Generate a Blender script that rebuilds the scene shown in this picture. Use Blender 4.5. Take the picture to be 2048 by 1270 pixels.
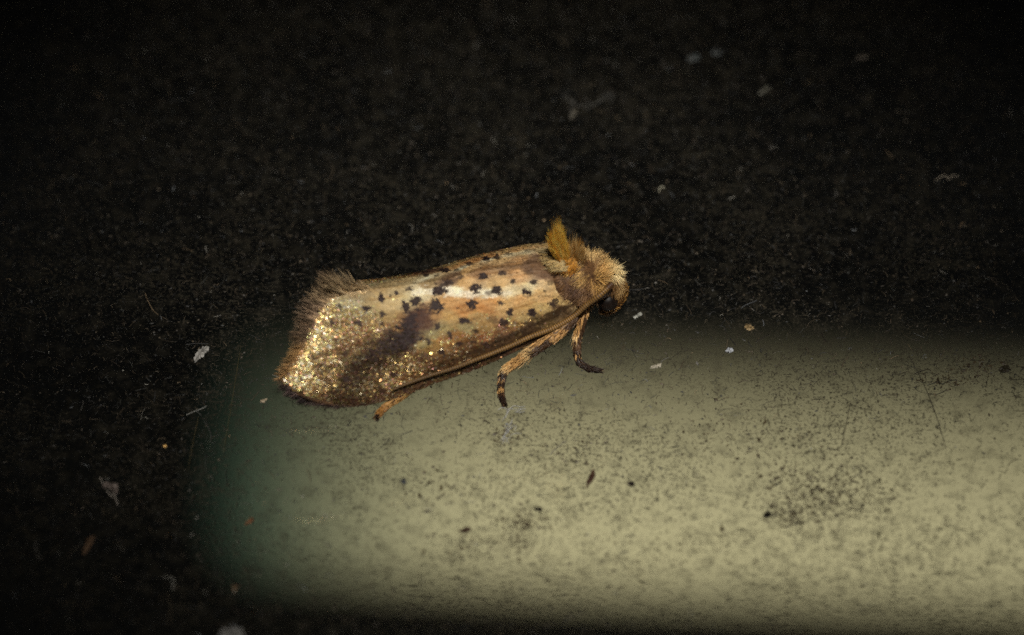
import bpy, bmesh, math, random
import numpy as np
from mathutils import Vector

# ------------------------------------------------------------------ basics
# All shapes are laid out in millimetres and stored in metres (the moth is about 10 mm long).
MM = 0.001
rng = np.random.default_rng(11)
random.seed(11)
sc = bpy.context.scene
for o in list(bpy.data.objects):
    bpy.data.objects.remove(o)
COL = sc.collection

# ------------------------------------------------------------------ camera
PITCH = math.radians(50.0)          # how steeply the lens looks down on the pane
DIST = 180.0                        # lens to pane along the axis, mm
FIELD = 28.5                        # width of the field at that distance, mm
PPM = 2048.0 / FIELD                # photograph pixels per mm
RIGHT = np.array([1.0, 0.0, 0.0])
UP = np.array([0.0, math.sin(PITCH), math.cos(PITCH)])
FWD = np.array([0.0, math.cos(PITCH), -math.sin(PITCH)])
CAM = -FWD * DIST
cam_data = bpy.data.cameras.new('camera')
cam = bpy.data.objects.new('camera', cam_data)
COL.objects.link(cam)
cam.location = Vector(CAM * MM)
cam.rotation_euler = (math.pi / 2 - PITCH, 0, 0)
cam_data.sensor_width = 36.0
cam_data.lens = 36.0 * DIST / FIELD
cam_data.clip_start = 0.005
cam_data.clip_end = 20.0
cam_data.dof.use_dof = True
cam_data.dof.focus_distance = 0.1792
cam_data.dof.aperture_fstop = 38.0
sc.camera = cam

# ------------------------------------------------------------------ world, lamps, exposure
world = bpy.data.worlds.new('World')
sc.world = world
world.use_nodes = True
world.node_tree.nodes['Background'].inputs[0].default_value = (0.9, 0.95, 1.0, 1)
world.node_tree.nodes['Background'].inputs[1].default_value = 0.012
sc.view_settings.view_transform = 'Standard'
sc.view_settings.look = 'None'
sc.view_settings.exposure = 0.0
sc.view_settings.gamma = 1.0
sc.view_settings.use_curve_mapping = False


def aim(o, loc, target):
    o.location = Vector(loc) * MM
    d = (Vector(target) - Vector(loc)).normalized()
    o.rotation_euler = d.to_track_quat('-Z', 'Y').to_euler()


# key: a small snooted lamp above the moth, a little to the head side
key = bpy.data.lights.new('key_lamp', 'SPOT')
key.energy = 9.3
key.color = (1.0, 0.95, 0.86)
key.spot_size = math.radians(4.4)
key.spot_blend = 1.0
key.shadow_soft_size = 0.012
key_o = bpy.data.objects.new('key_lamp', key)
COL.objects.link(key_o)
aim(key_o, (26, -92, 262), (0.2, 0.0, 0.4))

# unseen lamp added below the pane to light the tube behind the glass
und = bpy.data.lights.new('added_tube_light', 'AREA')
und.shape = 'RECTANGLE'
und.size = 0.05
und.size_y = 0.012
und.energy = 0.0205
und.color = (1.0, 0.94, 0.69)
und.spread = math.radians(80)
und_o = bpy.data.objects.new('added_tube_light', und)
COL.objects.link(und_o)

sc.cycles.use_denoising = False
sc.cycles.denoiser = 'OPENIMAGEDENOISE'
sc.cycles.max_bounces = 8
sc.cycles.transparent_max_bounces = 16
sc.cycles.sample_clamp_indirect = 4.0


# ------------------------------------------------------------------ helpers
def unproject(px, py, z):
    """Photograph pixel and height above the pane (mm) -> point in mm."""
    px = np.asarray(px, float); py = np.asarray(py, float); z = np.asarray(z, float)
    px, py, z = np.broadcast_arrays(px, py, z)
    d = FWD * DIST + ((px - 1024) / PPM)[..., None] * RIGHT + ((635 - py) / PPM)[..., None] * UP
    k = (z - CAM[2]) / d[..., 2]
    return CAM + d * k[..., None]


def ray(px, py):
    d = FWD * DIST + (px - 1024) / PPM * RIGHT + (635 - py) / PPM * UP
    return d / np.linalg.norm(d)


def project(P):
    Q = np.asarray(P, float) - CAM
    f = Q @ FWD
    return 1024 + (Q @ RIGHT) / f * DIST * PPM, 635 - (Q @ UP) / f * DIST * PPM


def srgb(c):
    c = np.asarray(c, float) / 255.0
    return np.where(c <= 0.04045, c / 12.92, ((c + 0.055) / 1.055) ** 2.4)


def unit(v):
    v = np.asarray(v, float)
    return v / np.maximum(np.linalg.norm(v, axis=-1, keepdims=True), 1e-12)


def spline(pts, n):
    """Catmull-Rom through pts, n samples evenly spaced along it."""
    P = np.asarray(pts, float)
    E = np.vstack([2 * P[0] - P[1], P, 2 * P[-1] - P[-2]])
    out = []
    for i in range(len(P) - 1):
        p0, p1, p2, p3 = E[i], E[i + 1], E[i + 2], E[i + 3]
        t = np.linspace(0, 1, 24, endpoint=False)[:, None]
        out.append(0.5 * (2 * p1 + (p2 - p0) * t + (2 * p0 - 5 * p1 + 4 * p2 - p3) * t ** 2 + (3 * p1 - p0 - 3 * p2 + p3) * t ** 3))
    out = np.vstack(out + [P[-1:]])
    L = np.concatenate([[0], np.cumsum(np.linalg.norm(np.diff(out, axis=0), axis=1))])
    q = np.linspace(0, L[-1], n)
    return np.stack([np.interp(q, L, out[:, k]) for k in range(out.shape[1])], 1)


def vnoise(x, y, seed=0):
    """Smooth value noise in 0..1."""
    x = np.asarray(x, float); y = np.asarray(y, float)
    xi = np.floor(x).astype(np.int64); yi = np.floor(y).astype(np.int64)
    fx = x - xi; fy = y - yi
    fx = fx * fx * (3 - 2 * fx); fy = fy * fy * (3 - 2 * fy)

    def h(a, b):
        n = (a * 374761393 + b * 668265263 + seed * 1442695041) & 0x7fffffff
        n = ((n ^ (n >> 13)) * 1274126177) & 0x7fffffff
        return ((n ^ (n >> 16)) & 0xffff) / 65535.0
    return (h(xi, yi) * (1 - fx) + h(xi + 1, yi) * fx) * (1 - fy) + (h(xi, yi + 1) * (1 - fx) + h(xi + 1, yi + 1) * fx) * fy


def fbm(x, y, seed=0, octs=4):
    v = 0; a = 0.5
    for k in range(octs):
        v = v + a * vnoise(x * 2 ** k, y * 2 ** k, seed + k)
        a *= 0.5
    return v / (1 - 0.5 ** octs)


def mesh_obj(name, V, F, mat, parent=None, cols=None, extra=None, smooth=True):
    """V in mm. cols: per-vertex linear rgb. extra: dict of per-vertex floats."""
    me = bpy.data.meshes.new(name)
    V = np.asarray(V, float)
    if isinstance(F, np.ndarray):
        n = F.shape[1]
        me.vertices.add(len(V)); me.vertices.foreach_set('co', (V * MM).astype(np.float32).ravel())
        me.loops.add(F.size); me.loops.foreach_set('vertex_index', F.astype(np.int32).ravel())
        me.polygons.add(len(F))
        me.polygons.foreach_set('loop_start', np.arange(0, F.size, n, dtype=np.int32))
        me.update(calc_edges=True)
        me.validate()
    else:
        me.from_pydata([tuple(v) for v in V * MM], [], F)
        me.update()
    if cols is not None:
        a = me.attributes.new('Col', 'FLOAT_COLOR', 'POINT')
        a.data.foreach_set('color', np.hstack([cols, np.ones((len(V), 1))]).astype(np.float32).ravel())
    for k, v in (extra or {}).items():
        a = me.attributes.new(k, 'FLOAT', 'POINT')
        a.data.foreach_set('value', np.asarray(v, np.float32))
    me.polygons.foreach_set('use_smooth', np.full(len(me.polygons), smooth))
    me.materials.append(mat)
    o = bpy.data.objects.new(name, me)
    COL.objects.link(o)
    if parent is not None:
        o.parent = parent
    return o


def tag(o, label=None, cat=None, group=None, kind=None):
    if label: o['label'] = label
    if cat: o['category'] = cat
    if group: o['group'] = group
    if kind: o['kind'] = kind
    return o


def frames(T):
    """Parallel frames for a polyline with tangents T."""
    ref = np.array([0.13, 0.21, 0.97])
    A = unit(np.cross(T, ref)); B = np.cross(T, A)
    return A, B


def tube(path, rad, sides=8, caps=True):
    """Rings round a path (mm); returns V, F(list)."""
    P = np.asarray(path, float); n = len(P)
    T = unit(np.gradient(P, axis=0)); A, B = frames(T)
    rad = np.broadcast_to(rad, (n,))
    ang = np.arange(sides) / sides * 2 * math.pi
    V = P[:, None, :] + rad[:, None, None] * (np.cos(ang)[None, :, None] * A[:, None, :] + np.sin(ang)[None, :, None] * B[:, None, :])
    F = []
    for i in range(n - 1):
        for j in range(sides):
            k = (j + 1) % sides
            F.append((i * sides + j, i * sides + k, (i + 1) * sides + k, (i + 1) * sides + j))
    V = V.reshape(-1, 3)
    if caps:
        F.append(tuple(range(sides - 1, -1, -1)))
        F.append(tuple(range((n - 1) * sides, n * sides)))
    return V, F


def strands(root, direc, length, width, bend, cols, segs=3, flat=0.35, tipw=0.12, basec=0.75):
    """Tapered hairs: 3-sided, slightly flattened. All arrays per hair (mm). Returns V, F, C."""
    n = len(root)
    d = unit(direc)
    side = unit(np.cross(d, rng.normal(size=(n, 3))))
    oth = np.cross(d, side)
    length = np.broadcast_to(length, (n,)); width = np.broadcast_to(width, (n,))
    ring = np.array([(0.0, 1.0), (-0.87, -0.5), (0.87, -0.5)])
    V = np.zeros((n, segs + 1, 3, 3)); C = np.zeros((n, segs + 1, 3, 3))
    for k in range(segs + 1):
        u = k / segs
        c = root + d * (length * u)[:, None] + bend * (length * u * u)[:, None]
        w = width * 0.5 * ((1 - u) ** 0.6 * (1 - tipw) + tipw)
        for j in range(3):
            V[:, k, j] = c + side * (w * ring[j, 0])[:, None] + oth * (w * flat * ring[j, 1])[:, None]
        C[:, k] = (cols * (basec + (1 - basec) * min(1, u * 1.6)))[:, None, :]
    base = (np.arange(n) * (segs + 1) * 3)[:, None]
    F = []
    for k in range(segs):
        for j in range(3):
            m = (j + 1) % 3
            F.append(np.hstack([base + k * 3 + j, base + k * 3 + m, base + (k + 1) * 3 + m, base + (k + 1) * 3 + j]))
    return V.reshape(-1, 3), np.vstack(F), C.reshape(-1, 3)


def idw(x, y, keys, power=3.0, ax=1.0, ay=1.0):
    """Values at key points (x, y, ...) spread over the plane by inverse distance."""
    K = np.asarray(keys, float)
    x = np.asarray(x, float); y = np.asarray(y, float)
    num = 0; den = 0
    for k in K:
        w = 1.0 / ((((x - k[0]) * ax) ** 2 + ((y - k[1]) * ay) ** 2 + 9.0) ** (power / 2))
        num = num + w[..., None] * k[2:]
        den = den + w
    return num / den[..., None]


# ------------------------------------------------------------------ materials
def new_mat(name):
    m = bpy.data.materials.new(name)
    m.use_nodes = True
    nt = m.node_tree
    return m, nt, nt.nodes, nt.links, nt.nodes['Principled BSDF']


def mat_attr(name, rough=0.5, spec=0.4, metal_attr=None, bump=0.0, bscale=60, sheen=0.0, gain=1.0):
    m, nt, N, L, b = new_mat(name)
    a = N.new('ShaderNodeAttribute'); a.attribute_name = 'Col'
    tc = N.new('ShaderNodeTexCoord')
    no = N.new('ShaderNodeTexNoise'); no.inputs['Scale'].default_value = bscale * 1000; no.inputs['Detail'].default_value = 3
    L.new(tc.outputs['Object'], no.inputs['Vector'])
    mx = N.new('ShaderNodeMix'); mx.data_type = 'RGBA'; mx.blend_type = 'MULTIPLY'; mx.inputs[0].default_value = 0.35
    rmp = N.new('ShaderNodeMapRange'); rmp.inputs[1].default_value = 0.3; rmp.inputs[2].default_value = 0.7; rmp.inputs[3].default_value = 0.5 * gain; rmp.inputs[4].default_value = 1.25 * gain
    L.new(no.outputs[0], rmp.inputs[0])
    cb = N.new('ShaderNodeCombineColor')
    for i in range(3): L.new(rmp.outputs[0], cb.inputs[i])
    L.new(a.outputs['Color'], mx.inputs[6]); L.new(cb.outputs[0], mx.inputs[7])
    L.new(mx.outputs[2], b.inputs['Base Color'])
    b.inputs['Roughness'].default_value = rough
    b.inputs['Specular IOR Level'].default_value = spec
    if metal_attr:
        a2 = N.new('ShaderNodeAttribute'); a2.attribute_name = metal_attr
        L.new(a2.outputs['Fac'], b.inputs['Metallic'])
        rr = N.new('ShaderNodeMapRange'); rr.inputs[3].default_value = 0.62; rr.inputs[4].default_value = rough
        L.new(a2.outputs['Fac'], rr.inputs[0]); L.new(rr.outputs[0], b.inputs['Roughness'])
    if sheen:
        b.inputs['Sheen Weight'].default_value = sheen
    return m


M_scale = mat_attr('wing_scale', rough=0.32, spec=0.3, metal_attr='metal', bscale=40)
M_fur = mat_attr('fur', rough=0.45, spec=0.35, bscale=30)
M_leg = mat_attr('leg_scale', rough=0.4, spec=0.4, bscale=30)
M_ant = mat_attr('antenna', rough=0.5, spec=0.35, bscale=50)
M_dust = mat_attr('dust', rough=0.55, spec=0.4, bscale=20)


def mat_plain(name, c1, c2, scale, rough=0.5, spec=0.4, bump=0.0):
    m, nt, N, L, b = new_mat(name)
    tc = N.new('ShaderNodeTexCoord')
    no = N.new('ShaderNodeTexNoise'); no.inputs['Scale'].default_value = scale * 1000; no.inputs['Detail'].default_value = 5
    L.new(tc.outputs['Object'], no.inputs['Vector'])
    cr = N.new('ShaderNodeValToRGB')
    cr.color_ramp.elements[0].color = (*c1, 1); cr.color_ramp.elements[1].color = (*c2, 1)
    cr.color_ramp.elements[0].position = 0.35; cr.color_ramp.elements[1].position = 0.65
    L.new(no.outputs[0], cr.inputs[0]); L.new(cr.outputs[0], b.inputs['Base Color'])
    b.inputs['Roughness'].default_value = rough
    b.inputs['Specular IOR Level'].default_value = spec
    if bump:
        bp = N.new('ShaderNodeBump'); bp.inputs['Distance'].default_value = bump * MM; bp.inputs['Strength'].default_value = 0.6
        L.new(no.outputs[0], bp.inputs['Height']); L.new(bp.outputs[0], b.inputs['Normal'])
    return m


M_memb = mat_plain('wing_membrane', tuple(srgb((70, 48, 34))), tuple(srgb((110, 80, 52))), 14, 0.55)
M_body = mat_plain('body_cuticle', tuple(srgb((60, 40, 25))), tuple(srgb((105, 75, 45))), 9, 0.5)
M_eye = mat_plain('compound_eye', (0.004, 0.002, 0.0012), (0.012, 0.006, 0.003), 6, 0.5, 0.25)
M_board = mat_plain('black_board', (0.0015, 0.0015, 0.0014), (0.003, 0.003, 0.0028), 0.4, 0.9, 0.0)
M_cap = mat_plain('dark_cap', (0.0006, 0.0006, 0.0005), (0.0012, 0.0012, 0.001), 0.5, 0.9, 0.0)


def mat_tube():
    m, nt, N, L, b = new_mat('tube_coating')
    tc = N.new('ShaderNodeTexCoord')
    no = N.new('ShaderNodeTexNoise'); no.inputs['Scale'].default_value = 120; no.inputs['Detail'].default_value = 3
    L.new(tc.outputs['Object'], no.inputs['Vector'])
    sp = N.new('ShaderNodeSeparateXYZ'); L.new(tc.outputs['Object'], sp.inputs[0])
    # green tint near the tube's end, with fading light painted in as darkening
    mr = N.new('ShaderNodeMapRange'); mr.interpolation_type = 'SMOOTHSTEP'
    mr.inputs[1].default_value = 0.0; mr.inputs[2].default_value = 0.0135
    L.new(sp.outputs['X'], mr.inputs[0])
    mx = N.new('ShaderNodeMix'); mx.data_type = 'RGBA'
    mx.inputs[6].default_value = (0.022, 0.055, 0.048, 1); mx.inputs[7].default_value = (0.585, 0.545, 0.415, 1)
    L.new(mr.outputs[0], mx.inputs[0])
    m2 = N.new('ShaderNodeMix'); m2.data_type = 'RGBA'; m2.blend_type = 'MULTIPLY'; m2.inputs[0].default_value = 0.25
    L.new(mx.outputs[2], m2.inputs[6]); L.new(no.outputs[1], m2.inputs[7])
    L.new(mx.outputs[2], b.inputs['Base Color'])
    b.inputs['Roughness'].default_value = 0.7
    b.inputs['Specular IOR Level'].default_value = 0.1
    return m


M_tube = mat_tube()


def mat_glass(dusty):
    m = bpy.data.materials.new('dusty_glass' if dusty else 'clear_glass')
    m.use_nodes = True
    nt = m.node_tree; N = nt.nodes; L = nt.links
    N.clear()
    out = N.new('ShaderNodeOutputMaterial')
    tr = N.new('ShaderNodeBsdfTransparent'); tr.inputs[0].default_value = (0.97, 0.985, 0.97, 1)
    gl = N.new('ShaderNodeBsdfGlossy'); gl.inputs['Roughness'].default_value = 0.06
    fr = N.new('ShaderNodeFresnel'); fr.inputs[0].default_value = 1.5
    m1 = N.new('ShaderNodeMixShader')
    L.new(fr.outputs[0], m1.inputs[0]); L.new(tr.outputs[0], m1.inputs[1]); L.new(gl.outputs[0], m1.inputs[2])
    if not dusty:
        L.new(m1.outputs[0], out.inputs[0])
        return m
    tc = N.new('ShaderNodeTexCoord')

    def noise(scale, detail=4, stretch=None, rot=0.0, dist=0.0, off=0.0):
        mp = N.new('ShaderNodeMapping')
        mp.inputs['Scale'].default_value = stretch or (1, 1, 1)
        mp.inputs['Rotation'].default_value = (0, 0, rot)
        mp.inputs['Location'].default_value = (off, off * 0.7, 0)
        L.new(tc.outputs['Object'], mp.inputs[0])
        n = N.new('ShaderNodeTexNoise'); n.inputs['Scale'].default_value = scale * 1000
        n.inputs['Detail'].default_value = detail; n.inputs['Distortion'].default_value = dist
        L.new(mp.outputs[0], n.inputs['Vector'])
        return n.outputs[0]

    def ramp(src, a, b, lo, hi):
        r = N.new('ShaderNodeMapRange'); r.interpolation_type = 'SMOOTHSTEP'
        for i, v in enumerate((a, b, lo, hi)): r.inputs[i + 1].default_value = v
        L.new(src, r.inputs[0])
        return r.outputs[0]

    def math2(op, a, b):
        n = N.new('ShaderNodeMath'); n.operation = op
        for i, v in enumerate((a, b)):
            if isinstance(v, (int, float)): n.inputs[i].default_value = v
            else: L.new(v, n.inputs[i])
        return n.outputs[0]
    fine = ramp(noise(11, 2), 0.55, 0.69, 0.0, 0.62)                       # powdery specks
    mott = ramp(noise(2.2, 3, None, 0, 0.3, 0.03), 0.46, 0.74, 0.0, 0.32)  # soft smudges
    streak1 = ramp(noise(4.2, 2, (1, 3.4, 1), 0.55, 1.4), 0.60, 0.70, 0.0, 0.85)   # short hair-fine smears
    streak2 = ramp(noise(3.4, 2, (3.8, 1, 1), 0.3, 1.6, 0.01), 0.62, 0.72, 0.0, 0.8)
    clump = ramp(noise(0.30, 4, None, 0, 0.6, 0.02), 0.36, 0.66, 0.25, 1.5)  # where the dust has gathered
    s = math2('ADD', fine, math2('MAXIMUM', streak1, streak2))
    s = math2('ADD', math2('MULTIPLY', s, clump), mott)
    s = math2('ADD', s, 0.03)
    fac = N.new('ShaderNodeClamp'); L.new(s, fac.inputs[0]); fac.inputs[2].default_value = 0.85
    df = N.new('ShaderNodeBsdfDiffuse')
    cr = N.new('ShaderNodeValToRGB')
    cr.color_ramp.elements[0].color = (0.022, 0.019, 0.013, 1); cr.color_ramp.elements[1].color = (0.040, 0.036, 0.027, 1)
    L.new(noise(1.5, 3, None, 0, 0, 0.05), cr.inputs[0]); L.new(cr.outputs[0], df.inputs[0])
    m2 = N.new('ShaderNodeMixShader')
    L.new(fac.outputs[0], m2.inputs[0]); L.new(m1.outputs[0], m2.inputs[1]); L.new(df.outputs[0], m2.inputs[2])
    L.new(m2.outputs[0], out.inputs[0])
    return m


# ------------------------------------------------------------------ the setting: dusty pane, tube behind it, black board
def sheet(name, x0, x1, y0, y1, z0, z1, mats):
    V = [(x0, y0, z0), (x1, y0, z0), (x1, y1, z0), (x0, y1, z0), (x0, y0, z1), (x1, y0, z1), (x1, y1, z1), (x0, y1, z1)]
    F = [(4, 5, 6, 7), (3, 2, 1, 0), (0, 1, 5, 4), (1, 2, 6, 5), (2, 3, 7, 6), (3, 0, 4, 7)]
    o = mesh_obj(name, V, F, mats[0], smooth=False)
    for m in mats[1:]: o.data.materials.append(m)
    if len(mats) > 1:
        for p in o.data.polygons: p.material_index = 0 if p.index == 0 else 1
    return o


pane = tag(sheet('glass_pane', -150, 150, -120, 150, -2.0, 0.0, [mat_glass(True), mat_glass(False)]), kind='structure')

# tube: its axis is found from two photograph directions at a chosen distance behind the pane
D_TUBE = 290.0


def behind(px, py, dist=D_TUBE):
    d = FWD * DIST + (px - 1024) / PPM * RIGHT + (635 - py) / PPM * UP
    return CAM + d * (dist / DIST)


ta = behind(430, 856); tb = behind(2048, 938)
t_ax = unit(tb - ta)
t_end = ta + t_ax * 95
T_RAD = 0.5 * 576 / PPM * D_TUBE / DIST
tube_root = bpy.data.objects.new('light_tube', None); COL.objects.link(tube_root)
tube_root.location = Vector((ta + t_end) / 2 - np.array([0, 0, T_RAD])) * MM
tag(tube_root, 'pale olive yellow tube with green tinted end painted darker as fading light, blurred behind the dusty glass', 'light tube')


def local(V, root):
    return np.asarray(V) - np.array(root.location) / MM


prof = [(0.0, 0.62), (0.4, 0.80), (1.2, 0.93), (2.4, 1.0), (30, 1.0), (60, 1.0), (95, 1.0)]
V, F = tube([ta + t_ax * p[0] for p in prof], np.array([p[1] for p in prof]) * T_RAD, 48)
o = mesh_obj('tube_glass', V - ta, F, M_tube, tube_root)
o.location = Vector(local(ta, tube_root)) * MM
for a, b_, nm in ((-9.0, 0.05, 'end_cap'), (94.95, 104.0, 'end_cap')):
    V, F = tube([ta + t_ax * a, ta + t_ax * (a + 0.3), ta + t_ax * (b_ - 0.3), ta + t_ax * b_], np.array([0.58, 0.62, 0.62, 0.60]) * T_RAD, 32)
    mesh_obj(nm, local(V, tube_root), F, M_cap, tube_root)
zb = float(min(ta[2], t_end[2]) - T_RAD - 0.3)
board = tag(sheet('backing_board', -200, 320, -150, 420, zb - 4, zb, [M_board]), kind='structure')
tc_ = ta + t_ax * 16
aim(und_o, tuple(tc_ + np.array([0, -102, 24])), tuple(tc_))

# ------------------------------------------------------------------ the moth: wing layout
moth = bpy.data.objects.new('moth', None); COL.objects.link(moth)
tag(moth, 'small spotted cream and gold moth with an orange crest, standing on dusty glass', 'moth')

dorsum = spline([(1146, 550), (1118, 536), (1080, 529), (1040, 533), (1000, 538), (951, 546), (879, 562), (830, 570), (770, 577), (718, 583), (690, 590)], 160)
costa = spline([(1163, 598), (1148, 622), (1115, 652), (1075, 678), (1037, 698), (960, 734), (876, 764), (798, 793), (718, 811), (650, 810), (612, 799)], 160)
basec = spline([(1146, 550), (1153, 572), (1163, 598)], 80)
outer = spline([(690, 590), (660, 601), (634, 628), (614, 676), (597, 712), (578, 735), (567, 757), (580, 780), (612, 799)], 80)


def bl(curve, u):
    x = np.clip(u, 0, 1) * (len(curve) - 1)
    i = np.minimum(x.astype(int), len(curve) - 2); f = (x - i)[..., None]
    return curve[i] * (1 - f) + curve[i + 1] * f


def wing_px(s, t):
    s = np.asarray(s, float); t = np.asarray(t, float)
    D = bl(dorsum, s); Cc = bl(costa, s); B = bl(basec, t); O = bl(outer, t)
    S = s[..., None]; T = t[..., None]
    return ((1 - T) * D + T * Cc + (1 - S) * B + S * O
            - ((1 - S) * (1 - T) * dorsum[0] + S * (1 - T) * dorsum[-1] + (1 - S) * T * costa[0] + S * T * costa[-1]))


# the plane of symmetry of the body: upright, through the ridge where the wings meet
RA = unproject(1080, 529, 2.50); RB = unproject(700, 587, 2.40)
AX = RA - RB; AX[2] = 0; AX = unit(AX)                # tail to head, level
SIDE = np.array([AX[1], -AX[0], 0.0])                 # towards the lens side (the moth's right)
UPW = np.array([0, 0, 1.0])


def side_of(P):
    return (np.asarray(P) - RA) @ SIDE


def mirror(P):
    return np.asarray(P) - 2 * side_of(P)[..., None] * SIDE


def on_mid(px, py):
    """Where a pixel's ray meets the plane of symmetry."""
    d = ray(px, py)
    k = ((RA - CAM) @ SIDE) / (d @ SIDE)
    return CAM + d * k


RIDGE = np.array([on_mid(*p) for p in dorsum])
_sr = np.linspace(0, 1, len(dorsum))
RIDGE_Z = np.where(_sr < .14, np.interp(_sr, [0, .14], [2.0, RIDGE[int(.14 * 159)][2]]), RIDGE[:, 2])


def wing_z(s, t):
    zd = np.interp(s, _sr, RIDGE_Z)
    zc = np.interp(s, [0, 0.15, 0.35, 0.6, 0.8, 1], [1.45, 1.1, 0.72, 0.42, 0.30, 0.34])
    f = 0.24 * t + 0.76 * t ** 1.9
    und_ = 0.035 * np.sin(t * 9.0 + s * 2.0) * np.sin(np.pi * t) + 0.03 * np.sin(s * 11 + t * 3) * np.sin(np.pi * t)
    return zd + (zc - zd) * f + und_


def wing_P(s, t):
    p = wing_px(s, t)
    return unproject(p[..., 0], p[..., 1], wing_z(np.asarray(s, float), np.asarray(t, float)))


def far_P(s, t):
    """The far forewing: from the same ridge down the other side, steeper towards the tail."""
    s = np.asarray(s, float); t = np.asarray(t, float)
    R0 = np.stack([np.interp(s, _sr, RIDGE[:, k]) for k in range(3)], -1)
    R0[..., 2] = np.interp(s, _sr, np.where(_sr < .14, RIDGE_Z[int(.14 * 159)], RIDGE_Z))
    a = np.interp(s, [0, .15, .5, .85, 1], [.02, .04, .27, .42, .40]); b = .36
    room = R0[..., 2] - np.interp(s, [0, .15, .35, .6, 1], [1.6, 1.15, .75, .45, .45])
    dm = (-a + np.sqrt(a * a + 4 * b * room)) / (2 * b)
    d = dm * t
    back = np.interp(s, [0, .8, 1], [0, 0, .02]) * np.sin(np.pi * np.clip(t, 0, 1) * .8)
    P = R0 - SIDE * d[..., None] - AX * back[..., None]
    P[..., 2] = R0[..., 2] - (a * d + b * d * d)
    return P


# ------------------------------------------------------------------ wing pattern (albedo over the wing's own chart)
SPOTS = [  # x, y, rx, ry, strength
    (764, 596, 6, 10, 1), (782, 591, 3, 3, .8), (793, 588, 5, 5, 1), (821, 578, 7, 6, .9), (831, 602, 11, 11, 1), (812, 615, 9, 12, 1),
    (878, 582, 16, 10, 1), (893, 566, 12, 7, .9), (873, 612, 13.5, 14.5, 1), (873, 567, 4, 3, .8), (924, 554, 9, 4.5, .85), (969, 553, 10.5, 6, 1),
    (1004, 545, 7.5, 5, .9), (1058, 545, 9, 5, .5), (952, 578, 10.5, 8.5, 1), (996, 580, 10, 10, 1), (981, 585, 7, 4, .7), (1027, 564, 4.5, 6, .95),
    (1068, 563, 6.5, 4.5, .95), (1054, 584, 8, 7, 1), (1002, 606, 6, 5, .95), (944, 610, 10.5, 9, 1), (916, 616, 3, 2.5, .7), (1020, 625, 7, 7.5, 1),
    (1064, 625, 8.5, 7.5, 1), (1007, 644, 9, 7, .95), (985, 638, 11, 7, .5), (929, 641, 9.5, 6, 1), (876, 652, 5.5, 6.5, .95), (951, 662, 6.5, 5, .9),
    (901, 671, 5.5, 7, .95), (857, 683, 4.5, 7.5, .9), (918, 687, 5, 4.5, .9), (949, 683, 6, 4, .8), (885, 703, 7.5, 7.5, .95), (974, 688, 9, 6, .8),
    (1046, 629, 2, 2, .6), (1102, 566, 7, 4, .55), (1090, 582, 3, 3, .8), (1106, 608, 8, 5, .95), (1112, 601, 5, 4, .9),
    (710, 581, 5.5, 5, .95), (731, 579, 4, 3, .8), (734, 618, 8, 6.5, 1), (679, 612, 6, 4, .9), (765, 629, 6.5, 5.5, .95), (718, 647, 8.5, 6.5, .95),
    (765, 649, 4.5, 4.5, .9), (665, 643, 5.5, 6.5, .85), (621, 642, 8, 14, .9), (606, 681, 8, 12, .8), (672, 679, 4.5, 4, .7), (690, 708, 5.5, 5, .8),
    (592, 719, 7, 10, .8), (626, 718, 7.5, 5.5, .6), (631, 751, 4.5, 4, .6), (693, 758, 5.5, 5, .8), (789, 748, 7, 5.5, .95), (605, 786, 6, 5, .6),
    (765, 781, 6.5, 5.5, .8), (809, 779, 7, 4.5, .8), (710, 805, 6, 4, .6), (645, 790, 5, 4, .5)]
FAR_SPOTS = [(853, 552, 5.5, 3, .9), (873, 552, 4, 2.2, .8), (890, 541, 10, 5, 1), (914, 540, 7, 3, .8), (939, 528, 9, 4, .9), (927, 534, 5, 3, .6),
             (973, 518, 10, 4.5, 1), (995, 515, 7, 5, .95), (1018, 509, 8, 4, .6), (1060, 503, 8, 4, .5)]
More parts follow.
